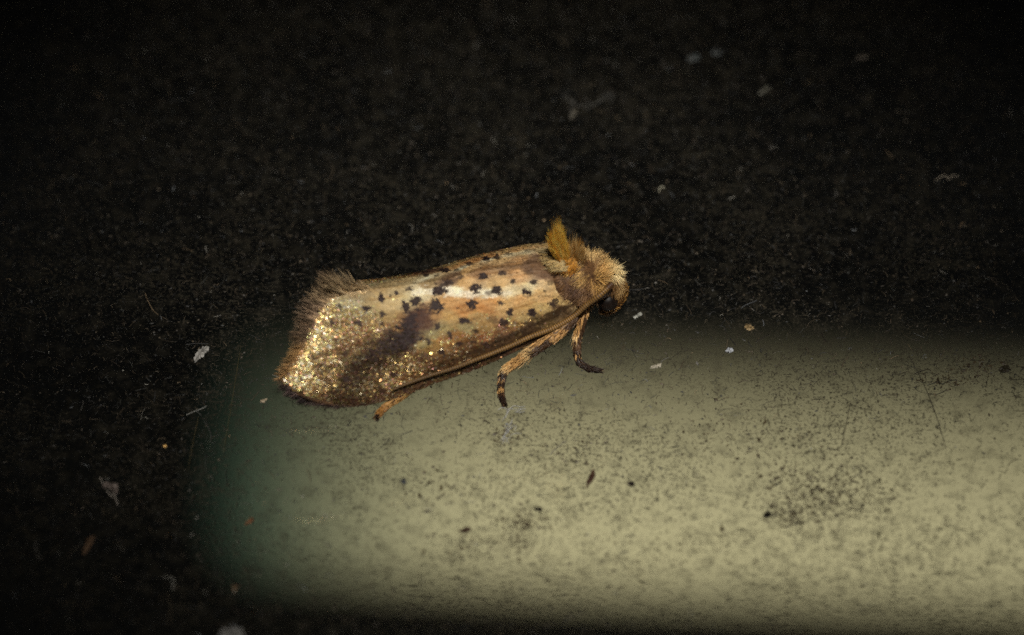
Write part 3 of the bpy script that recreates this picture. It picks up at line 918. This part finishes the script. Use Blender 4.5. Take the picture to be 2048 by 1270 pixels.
V, F, C = fan(900, [(1112, 512), (1120, 514), (1128, 513), (1136, 512)], [(1094, 488), (1099, 468), (1108, 457), (1116, 442), (1124, 457), (1129, 471), (1137, 488)], .09,
              [(246, 184, 76), (238, 168, 54), (250, 200, 104), (222, 150, 44)], 1.9)
tag(mesh_obj('crest', V, F, M_fur, body, np.clip(C * np.array([1.3, 1.36, 1.45]), 0, .95)), 'upright orange crest', kind='stuff')
V, F, C = fan(300, [(1138, 512), (1146, 512), (1156, 512), (1166, 512)], [(1141, 492), (1148, 491), (1155, 487), (1165, 491), (1176, 496)], .14, [(186, 140, 76), (204, 170, 112), (170, 124, 60)], 1.8)
tag(mesh_obj('crest', V, F, M_fur, body, C), 'short brown tuft behind the head', kind='stuff')


def surf_fan(n, roots, tips, cols, wp, off):
    """Tuft lying on the near side of the thorax."""
    u = rng.random(n)
    r2 = bl(spline(roots, 40), u) + rng.normal(0, 4, (n, 2)); t2 = bl(spline(tips, 40), u) + rng.normal(0, 5, (n, 2))

    def hit(p):
        R = np.stack([AX, np.cross(UPW, AX), UPW], 1)
        o_ = (R.T @ (CAM - THOR)) / (TR + off); d_ = (R.T @ ray(*p)) / (TR + off)
        a = d_ @ d_; b = 2 * o_ @ d_; c = o_ @ o_ - 1
        disc = b * b - 4 * a * c
        k = (-b - math.sqrt(max(disc, 0))) / (2 * a)
        return CAM + ray(*p) * k
    r3 = np.array([hit(p) for p in r2]); t3 = np.array([hit(p) for p in t2])
    t3 = r3 + (t3 - r3) * (.6 + .45 * rng.random((n, 1)))
    out = unit(r3 - THOR)
    K = srgb(np.array(cols)); c = K[rng.integers(0, len(K), n)] * (.4 + .85 * rng.random((n, 1)))
    return strands(r3 + out * .02, t3 - r3 + out * .09 * rng.random((n, 1)), np.linalg.norm(t3 - r3, axis=1), wp / PPM, out * -.05, c, segs=3, flat=.3, tipw=.25, basec=.8)


V, F, C = surf_fan(240, [(1134, 513), (1142, 516), (1148, 524), (1152, 534)], [(1100, 520), (1104, 536), (1120, 548), (1138, 553)], [(216, 152, 40), (198, 130, 26), (232, 172, 70), (160, 104, 28)], 2.0, .20)
tag(mesh_obj('crest', V, F, M_fur, body, C), 'orange tuft lying back over the shoulder', kind='stuff')
V, F, C = surf_fan(150, [(1112, 505), (1116, 512), (1122, 524), (1130, 538)], [(1074, 503), (1070, 512), (1086, 527), (1108, 545)], [(210, 184, 126), (196, 164, 106), (222, 200, 150)], 3.2, .25)
tag(mesh_obj('collar_scales', V, F, M_fur, body, C), 'cream feathery scales over the wing bases', kind='stuff')

# ------------------------------------------------------------------ eyes
def head_hit(px, py, grow=0.0):
    o_ = CAM - HEAD; d_ = ray(px, py); r = HR + grow - .05
    b = o_ @ d_; c = o_ @ o_ - r * r
    disc = b * b - c
    k = -b - math.sqrt(max(disc, 0))
    return CAM + d_ * k


EYE_C = head_hit(1215, 601) + ray(1215, 601) * 0.10
EN = unit(EYE_C - HEAD)
for flip in (False, True):
    bm = bmesh.new()
    bmesh.ops.create_icosphere(bm, subdivisions=4, radius=1.0)
    # facets of the compound eye: every vertex stands a little proud
    for v in bm.verts:
        p = np.array(v.co) * 0.285 * (1 + 0.012 * math.sin(40 * v.co.x) * math.sin(40 * v.co.y + 3 * v.co.z))
        q = EYE_C + p * np.array([1, 1, 1.0])
        v.co = Vector(mirror(q) if flip else q) * MM
    me = bpy.data.meshes.new('eye'); bm.to_mesh(me); bm.free()
    me.materials.append(M_eye); me.polygons.foreach_set('use_smooth', np.full(len(me.polygons), True))
    e = bpy.data.objects.new('eye', me); COL.objects.link(e); e.parent = moth

# ------------------------------------------------------------------ mouth palps, curving up in front of the face
pal = [(1199, 622, .0), (1214, 623, .05), (1230, 613, .1), (1242, 598, .12), (1249, 581, .12), (1248, 568, .08)]
PP = []
for x, y, off in pal:
    c0 = on_mid(x, y)
    PP.append(c0 + SIDE * (0.22))
# keep each point on its pixel while standing beside the mid plane
PP2 = []
for (x, y, off) in pal:
    d = ray(x, y); k = ((RA + SIDE * 0.2 - CAM) @ SIDE) / (d @ SIDE)
    PP2.append(CAM + d * k)
PP2 = spline(np.array(PP2), 40)
prad = np.interp(np.linspace(0, 1, 40), [0, .3, .7, 1], [.075, .10, .095, .04])
for flip in (False, True):
    path = mirror(PP2) if flip else PP2
    V, F = tube(path, prad * .8, 10)
    p = mesh_obj('palp', V, F, M_body, moth)
    n = 700
    V, F, C = leg_scales(path, prad, n, lambda u, Nn, n: srgb(np.array([(150, 106, 46), (178, 134, 70), (84, 56, 30), (120, 82, 40)])[rng.integers(0, 4, n)]), 9, 3.0, .3)
    tag(mesh_obj('palp_scales', V, F, M_fur, p, C), kind='stuff')

# ------------------------------------------------------------------ antennae: ringed, laid back along the wing edge
gS, gT = np.meshgrid(np.linspace(0, 1, 240), np.linspace(0, 1, 120), indexing='ij')
gP, _, _, gN = wing_frame(gS, gT)
gx, gy = wing_px(gS, gT).transpose(2, 0, 1)


def on_wing(px, py, off):
    i = np.unravel_index(np.argmin((gx - px) ** 2 + (gy - py) ** 2), gx.shape)
    k = unproject(px, py, gP[i][2])
    return k + gN[i] * off


apx = [(1226, 567), (1200, 590), (1174, 609), (1140, 631), (1102, 652), (1060, 668), (1020, 686), (981, 702), (945, 716), (911, 729), (858, 746), (812, 763), (783, 775)]
AP = [head_hit(1224, 568, .12) - ray(1224, 568) * .22, None, None]
for p in apx[3:]:
    AP.append(on_wing(p[0], p[1], 0.13))
# the free stretch between head and wing: straight in depth, on its pixels
zA, zB = AP[0][2], AP[3][2]
AP[1] = unproject(*apx[1], zA + (zB - zA) * .33); AP[2] = unproject(*apx[2], zA + (zB - zA) * .66)
AP[1] = AP[1] - ray(*apx[1]) * .22; AP[2] = AP[2] - ray(*apx[2]) * .12
AP = np.array(AP)
NSEG = 104
ap = spline(AP, NSEG * 4 + 1)
u = np.linspace(0, 1, len(ap))
ar = np.interp(u, [0, .02, .05, .5, .9, 1], [6.8, 6.8, 5.6, 4.6, 3.3, 2.0]) / PPM
ph = np.arange(len(ap)) % 4
ar = ar * np.array([.88, 1.0, 1.06, 1.02])[ph]
V, F = tube(ap, ar, 10)
cseg = np.where((ph[:, None] >= 2), srgb((142, 106, 54)), srgb((62, 42, 20)))
cseg = cseg * (1 - .45 * np.clip((u - .45) / .4, 0, 1))[:, None] * (.85 + .3 * vnoise(u * 60, u * 0, 3))[:, None]
cseg[u < .035] = srgb((70, 46, 24))
mesh_obj('antenna', V, F, M_ant, moth, np.repeat(cseg, 10, 0))

# set the moth's own origin at its base
base = (THOR + RB) / 2; base[2] = 0
moth.location = Vector(base) * MM
for ch in list(moth.children):
    ch.location = -Vector(base) * MM

# ------------------------------------------------------------------ dust on the glass
def scatter(n, xr=19.5, yr=16.5):
    return np.stack([rng.uniform(-xr, xr, n), rng.uniform(-yr, yr, n)], 1)


def clear_of_moth(xy):
    return np.ones(len(xy), bool)


def fibres(xy, Lp, rad, cols, curl, ang=None):
    """Tiny bent fibres lying on the pane."""
    n = len(xy); segs = 4
    a = rng.uniform(0, 2 * math.pi, n) if ang is None else ang
    k = rng.normal(0, curl, n)
    pts = [np.column_stack([xy, np.full(n, 0.0)])]
    step = Lp / segs
    aa = a.copy()
    for i in range(segs):
        pts.append(pts[-1] + np.column_stack([np.cos(aa) * step, np.sin(aa) * step, np.zeros(n)]))
        aa = aa + k + rng.normal(0, .2, n)
    P = np.stack(pts, 1)
    lift = rng.random(n) ** 3 * 0.12
    P[:, :, 2] = rad[:, None] * .9 + lift[:, None] * np.sin(np.linspace(0, 1, segs + 1) * math.pi * .8)[None, :]
    V = np.zeros((n, segs + 1, 3, 3))
    T = unit(np.gradient(P, axis=1)); A = unit(np.cross(T, np.array([0, 0, 1.0]))); B = np.cross(A, T)
    for j in range(3):
        th = j * 2 * math.pi / 3 + .5
        V[:, :, j] = P + rad[:, None, None] * (math.cos(th) * A + math.sin(th) * B * .8)
    base = (np.arange(n) * (segs + 1) * 3)[:, None]
    F = []
    for i in range(segs):
        for j in range(3):
            m = (j + 1) % 3
            F.append(np.hstack([base + i * 3 + j, base + i * 3 + m, base + (i + 1) * 3 + m, base + (i + 1) * 3 + j]))
    return V.reshape(-1, 3), np.vstack(F), np.repeat(cols, (segs + 1) * 3, 0)


OCT = np.array([(1, 0, 0), (-1, 0, 0), (0, 1, 0), (0, -1, 0), (0, 0, 1), (0, 0, -1)], float)
OCF = np.array([(0, 2, 4), (2, 1, 4), (1, 3, 4), (3, 0, 4), (2, 0, 5), (1, 2, 5), (3, 1, 5), (0, 3, 5)])


def grains(xy, rad, cols):
    n = len(xy)
    s = rad[:, None, None] * (0.6 + .8 * rng.random((n, 6, 1)))
    V = OCT[None] * s * np.array([1, 1, .55])
    a = rng.uniform(0, math.pi, n); el = 1 + rng.exponential(.5, n)
    V[:, :, 0] *= el[:, None]
    R = np.stack([np.cos(a), -np.sin(a), np.sin(a), np.cos(a)], 1).reshape(n, 2, 2)
    V[:, :, :2] = np.einsum('nij,nkj->nki', R, V[:, :, :2])
    V += np.column_stack([xy, rad * .5])[:, None, :]
    F = (np.arange(n) * 6)[:, None, None] + OCF[None]
    return V.reshape(-1, 3), F.reshape(-1, 3), np.repeat(cols, 6, 0)


def dust_cols(n, light=0.035):
    pal_ = np.array([(.035, .028, .02), (.06, .045, .03), (.05, .05, .045), (.09, .07, .045), (.03, .03, .03)])
    c = pal_[rng.integers(0, 5, n)] * (.6 + .8 * rng.random((n, 1)))
    li = rng.random(n) < light
    lp_ = np.array([(.38, .36, .32), (.34, .36, .38), (.42, .30, .18), (.5, .48, .42)])
    c[li] = lp_[rng.integers(0, 4, li.sum())] * (.3 + .7 * rng.random((li.sum(), 1)))
    return c * .8


def pix(n_list):
    return np.array([unproject(x, y, 0.0)[:2] for x, y in n_list])


n = 26000
V1, F1, C1 = fibres(scatter(n), rng.lognormal(math.log(.12), .6, n), np.minimum(rng.lognormal(math.log(.0066), .42, n), .014), dust_cols(n), .22)
dust_f = tag(mesh_obj('dust_fibres', V1, F1, M_dust, None, C1), 'countless tiny dark and pale dust fibres scattered over the glass', 'dust', kind='stuff')
n = 18000
xy = scatter(n)
V2, F2, C2 = grains(xy, np.minimum(rng.lognormal(math.log(.0125), .55, n), .034), dust_cols(n, .012))
dust_g = tag(mesh_obj('dust_grains', V2, F2, M_dust, None, C2, smooth=False), 'countless tiny dust grains scattered over the glass', 'dust', kind='stuff')

# grime: dark brown specks gathered in patches
GR = [(1600, 960, 84, 36, 150), (1650, 1010, 105, 44, 270), (1570, 1030, 44, 24, 110), (1700, 985, 84, 50, 170), (1035, 1075, 26, 40, 110), (1045, 1040, 40, 14, 60), (1900, 760, 60, 14, 60), (1960, 735, 40, 14, 50),
      (860, 980, 60, 40, 60), (1010, 870, 26, 30, 60), (930, 1090, 70, 26, 80), (1400, 1090, 130, 40, 120), (1130, 900, 60, 30, 60), (1800, 1120, 140, 50, 140), (1250, 1130, 150, 40, 140), (1500, 880, 150, 60, 120)]
gx_, gr_, gc_ = [], [], []
for x, y, sx, sy, m in GR:
    m = int(m * 3.2)
    p = np.column_stack([rng.normal(x, sx * .62, m), rng.normal(y, sy * .62, m)])
    gx_.append(unproject(p[:, 0], p[:, 1], 0.0)[:, :2]); gr_.append(np.minimum(rng.lognormal(math.log(.015), .55, m), .045))
    gc_.append(np.array([(.045, .031, .013)]) * (.5 + rng.random((m, 1))))
V3, F3, C3 = grains(np.vstack(gx_), np.concatenate(gr_), np.vstack(gc_))
tag(mesh_obj('grime', V3, F3, M_dust, None, C3, smooth=False), 'dark brown grime specks gathered in patches on the glass', 'grime', kind='stuff')


# ------------------------------------------------------------------ single crumbs and flakes that can be told apart
def flake(name, label, cat, outline, col, thick=.03, tilt=.05, rough=.28, group=None):
    """Flat crumb from an outline in photograph pixels, lying on the pane, with thickness and an uneven top."""
    q = spline(outline + outline[:1], 5 * len(outline) + 1)[:-1]
    q = q + rng.normal(0, rough * 4, q.shape)
    P = unproject(q[:, 0], q[:, 1], 0.0)
    c = P.mean(0); m = len(P)
    dx = P - c
    h = thick * (1 + .5 * rng.normal(size=m))
    rings = []
    for f, zf in ((1.0, .004), (.96, .45), (.66, .9), (.3, 1.05)):
        R_ = c + dx * f; R_[:, 2] = .003 + np.maximum(h * zf + tilt * dx[:, 0] * f * .4 + tilt * .5 * abs(dx[:, 0]).max(), .002) if zf > .01 else .003
        rings.append(R_)
    top = c.copy(); top[2] = .003 + thick * 1.0 + tilt * .5 * abs(dx[:, 0]).max()
    V = np.vstack(rings + [top[None]])
    F = []
    for k in range(3):
        for i in range(m):
            j = (i + 1) % m
            F.append((k * m + i, k * m + j, (k + 1) * m + j, (k + 1) * m + i))
    for i in range(m): F.append((3 * m + i, 3 * m + (i + 1) % m, 4 * m))
    F.append(tuple(range(m - 1, -1, -1)))
    C = np.tile(np.array(col), (len(V), 1)) * (.65 + .7 * rng.random((len(V), 1)))
    base = c.copy(); base[2] = 0
    o = mesh_obj(name, V - base, F, M_dust, None, C, smooth=False)
    o.location = Vector(base) * MM
    return tag(o, label, cat, group)


def sliver(x, y, L, w, a):
    """Outline of a pointed sliver: centre, length, width in pixels, direction in degrees (up positive)."""
    ca, sa = math.cos(math.radians(a)), -math.sin(math.radians(a))
    pts = [(-.5, 0), (-.3, .35), (.1, .5), (.4, .42), (.5, .05), (.35, -.4), (0, -.5), (-.3, -.3)]
    return [(x + p * L * ca - q * w * sa, y + p * L * sa + q * w * ca) for p, q in pts]


def thread(name, label, cat, pts, rp, col, z=.02, parent=None, arch=0.0):
    P = np.array([unproject(x, y, 0.0) for x, y in pts])
    P = spline(P, 40)
    P[:, 2] = rp / PPM + z * np.abs(np.sin(np.linspace(0, 3.0, 40))) + arch * np.sin(np.linspace(0, math.pi, 40))
    base = P.mean(0); base[2] = 0
    V, F = tube(P - base if parent is None else P, np.interp(np.linspace(0, 1, 40), [0, .1, .9, 1], [.4, 1, 1, .4]) * rp / PPM, 5)
    C = np.tile(np.array(col), (len(V), 1)) * (.7 + .6 * rng.random((len(V), 1)))
    o = mesh_obj(name, V, F, M_dust, parent, C)
    if parent is None:
        o.location = Vector(base) * MM
        tag(o, label, cat)
    return o


flake('dust_flake', 'long pale grey flake lying on dark glass behind the gold wing tip', 'flake', [(387, 722), (392, 708), (403, 697), (415, 694), (418, 700), (408, 711), (398, 719), (389, 725)], (.30, .29, .27), .05)
flake('dust_flake', 'leaf shaped reddish brown flake lying on the lit part of the glass', 'flake', [(1172, 978), (1174, 962), (1181, 948), (1188, 938), (1190, 950), (1189, 958), (1180, 968)], (.06, .028, .016), .05)
flake('dust_crumb', 'pale rounded crumb, cut by the edge of the view below', 'crumb', [(436, 1276), (444, 1262), (460, 1257), (476, 1259), (487, 1268), (489, 1290), (460, 1300), (438, 1292)], (.22, .215, .205), .18)
flake('dust_crumb', 'golden tan crumb just past the head on the lit edge', 'crumb', [(1488, 656), (1494, 650), (1502, 652), (1508, 657), (1504, 661), (1494, 660)], (.28, .2, .1), .05)
flake('dust_crumb', 'dark red brown crumb with a pointed end on the lit glass', 'crumb', sliver(930, 1061, 24, 9, 15), (.05, .022, .012), .05)
flake('dust_crumb', 'black oval crumb beside the leaf shaped flake', 'crumb', sliver(1262, 968, 16, 8, 12), (.02, .014, .01), .05)
flake('dust_crumb', 'slim black crumb below the leaf shaped flake', 'crumb', sliver(1076, 1019, 18, 7, -5), (.02, .016, .012), .05)
flake('dust_crumb', 'large black crumb at the rim of the grime patch', 'crumb', sliver(1534, 1030, 17, 12, 20), (.012, .010, .006), .06)
flake('dust_crumb', 'small round slate grey grain on the lit glass under the wing', 'crumb', sliver(807, 963, 11, 10, 0), (.05, .055, .06), .05)
flake('dust_crumb', 'white speck with a bluish glint beyond the foreleg', 'crumb', sliver(1459, 701, 14, 8, 10), (.4, .42, .46), .05)
flake('dust_flake', 'cream sliver lying on the lit glass past the foreleg', 'flake', sliver(1312, 733, 24, 6, 14), (.34, .31, .24), .03)
flake('dust_flake', 'pale sliver close in front of the head', 'flake', sliver(1275, 632, 20, 5, 30), (.26, .26, .23), .03)
flake('dust_flake', 'tan sliver just behind the wing fringe', 'flake', sliver(527, 802, 14, 4, 20), (.36, .29, .2), .03)
flake('dust_flake', 'orange brown curved sliver on the green tinted glass', 'flake', sliver(498, 1043, 24, 6, 38), (.20, .085, .035), .03)
flake('dust_flake', 'amber streak of dirt on the black glass', 'flake', sliver(177, 1090, 44, 12, 62), (.09, .05, .025), .02)
flake('dust_flake', 'small tan V shaped flake on the black glass', 'flake', [(462, 1176), (468, 1170), (478, 1172), (474, 1176), (470, 1186), (466, 1180)], (.14, .09, .05), .02)
flake('dust_flake', 'pale blurred sliver on dark glass far beyond the head', 'flake', sliver(1528, 182, 26, 7, 38), (.12, .115, .09), .03)
flake('dust_flake', 'pinkish blurred sliver lying level on far dark glass', 'flake', sliver(1722, 116, 24, 6, 2), (.11, .09, .07), .03)
flake('dust_flake', 'bluish white blurred flake, larger of a pair on far dark glass', 'flake', sliver(1386, 116, 26, 13, 10), (.075, .085, .085), .03)
flake('dust_flake', 'bluish white blurred flake, smaller of a pair on far dark glass', 'flake', sliver(1433, 106, 22, 9, 12), (.06, .066, .066), .03)
flake('dust_flake', 'pale upright flake in the blurred lint beyond the crest', 'flake', sliver(1146, 229, 24, 9, 55), (.10, .09, .07), .03)
flake('dust_crumb', 'tiny bright amber grain on the black glass', 'crumb', sliver(329, 893, 6, 5, 0), (.85, .55, .2), .04)
flake('dust_crumb', 'dark soft edged smut near the wavy fibre', 'crumb', sliver(2008, 738, 24, 16, 10), (.03, .024, .012), .02)

# crumpled tan fragment with a thread
fr = flake('lint_fragment', 'crumpled pinkish tan lint fragment with threads on the black glass', 'lint', [(205, 970), (212, 966), (222, 970), (232, 968), (237, 976), (235, 988), (226, 984), (218, 976), (208, 976)], (.2, .16, .14), .08)
for pts in ([(207, 972), (203, 962), (199, 955)], [(226, 984), (231, 996), (236, 1012)], [(212, 982), (220, 990), (226, 996)]):
    o = thread('thread', None, None, pts, .9, (.34, .30, .26), parent=None)
    o.location = o.location - fr.location; o.parent = fr
    for k in ('label', 'category'):
        if k in o: del o[k]

# tangled grey fibre tuft below the middle foot
tf = bpy.data.objects.new('lint_tuft', None); COL.objects.link(tf)
tf.location = Vector(unproject(1018, 855, 0.0)) * MM
tag(tf, 'tangled silvery grey lint tuft on the lit glass below the banded foot', 'lint')
sets = [[(1012, 830), (1025, 818), (1040, 817), (1052, 812)], [(1010, 838), (1018, 822), (1030, 820), (1048, 818)], [(1030, 826), (1042, 822), (1053, 818)], [(1004, 845), (1014, 828), (1008, 818), (995, 820)],
        [(1005, 888), (1012, 868), (1024, 840)], [(1000, 884), (1010, 874), (1020, 860), (1026, 836)], [(1006, 866), (1010, 880), (1016, 888)], [(1014, 870), (1022, 860), (1032, 856), (1030, 864)],
        [(1003, 872), (1016, 880), (1022, 874)], [(1020, 872), (1032, 870), (1044, 868)], [(1028, 827), (1040, 829), (1050, 822)], [(1008, 850), (1016, 862), (1004, 876), (1012, 886)]]
for pts in sets:
    pts = [(x + rng.normal(0, 1), y + rng.normal(0, 1)) for x, y in pts]
    o = thread('thread', None, None, pts, .75, (.30, .30, .29), z=.03, arch=.10 * rng.random())
    o.location = o.location - tf.location; o.parent = tf
    for k in ('label', 'category'):
        if k in o: del o[k]

# blurred lint beyond the crest
tl = bpy.data.objects.new('lint_tuft', None); COL.objects.link(tl)
tl.location = Vector(unproject(1175, 205, 0.0)) * MM
tag(tl, 'pale blurred lint lying on the dark glass beyond the orange crest', 'lint')
for pts in ([(1132, 178), (1138, 200), (1160, 214), (1185, 206)], [(1150, 196), (1146, 215), (1140, 234)], [(1170, 222), (1190, 210), (1212, 200), (1228, 186)], [(1195, 204), (1212, 190), (1226, 196), (1220, 206)], [(1120, 190), (1140, 206), (1148, 200)]):
    o = thread('thread', None, None, pts, 1.1, (.07, .067, .06), z=.04)
    o.location = o.location - tl.location; o.parent = tl
    for k in ('label', 'category'):
        if k in o: del o[k]

# longer fibres one can pick out
thread('fibre', 'dark wavy fibre on the lit glass beside the dark smut', 'fibre', [(1853, 771), (1866, 768), (1876, 765), (1884, 769), (1895, 764), (1908, 761), (1915, 762)], 1.0, (.02, .018, .012))
thread('fibre', 'dark bent fibre just past the wavy fibre', 'fibre', [(1828, 748), (1840, 744), (1850, 741), (1856, 737)], .9, (.025, .02, .012))
thread('fibre', 'thin straight grey fibre beside the silvery lint tuft', 'fibre', [(1097, 912), (1112, 899), (1124, 888), (1133, 882)], .7, (.16, .15, .13))
thread('fibre', 'thin straight tan fibre near the leaf shaped flake', 'fibre', [(1070, 957), (1084, 951), (1096, 946), (1108, 941)], .7, (.12, .09, .04))
thread('fibre', 'long thin white hair on the dark glass behind the wing tip', 'fibre', [(372, 831), (386, 825), (400, 820), (414, 812)], .6, (.30, .30, .28))
thread('fibre', 'zigzag pale thread on far dark glass right of the head', 'fibre', [(1868, 363), (1880, 356), (1890, 352), (1898, 360), (1905, 352), (1918, 353)], .8, (.42, .36, .28))
thread('fibre', 'pale hooked fibre on dark glass above the head', 'fibre', [(1318, 384), (1319, 378), (1325, 375), (1330, 377)], .9, (.42, .40, .30))


# scratches in the glass, very slightly raised glints
def scratch(label, pts, rp, col):
    return thread('scratch', label, 'scratch', pts, rp, col, z=0.0)


scratch('long faint golden scratch running past the gold wing tip', [(482, 690), (474, 740), (466, 790), (456, 850), (447, 905)], .45, (.07, .055, .02))
scratch('short faint golden scratch on dark glass beside the long one', [(397, 832), (391, 862), (384, 895), (376, 940)], .40, (.09, .065, .025))
scratch('long straight dark scratch crossing the lit glass by the wavy fibre', [(1800, 668), (1820, 715), (1848, 770), (1872, 830), (1893, 900)], .8, (.05, .045, .03))
scratch('short dark scratch above the grime patch', [(1702, 800), (1695, 835), (1688, 870), (1682, 895)], .7, (.05, .04, .025))
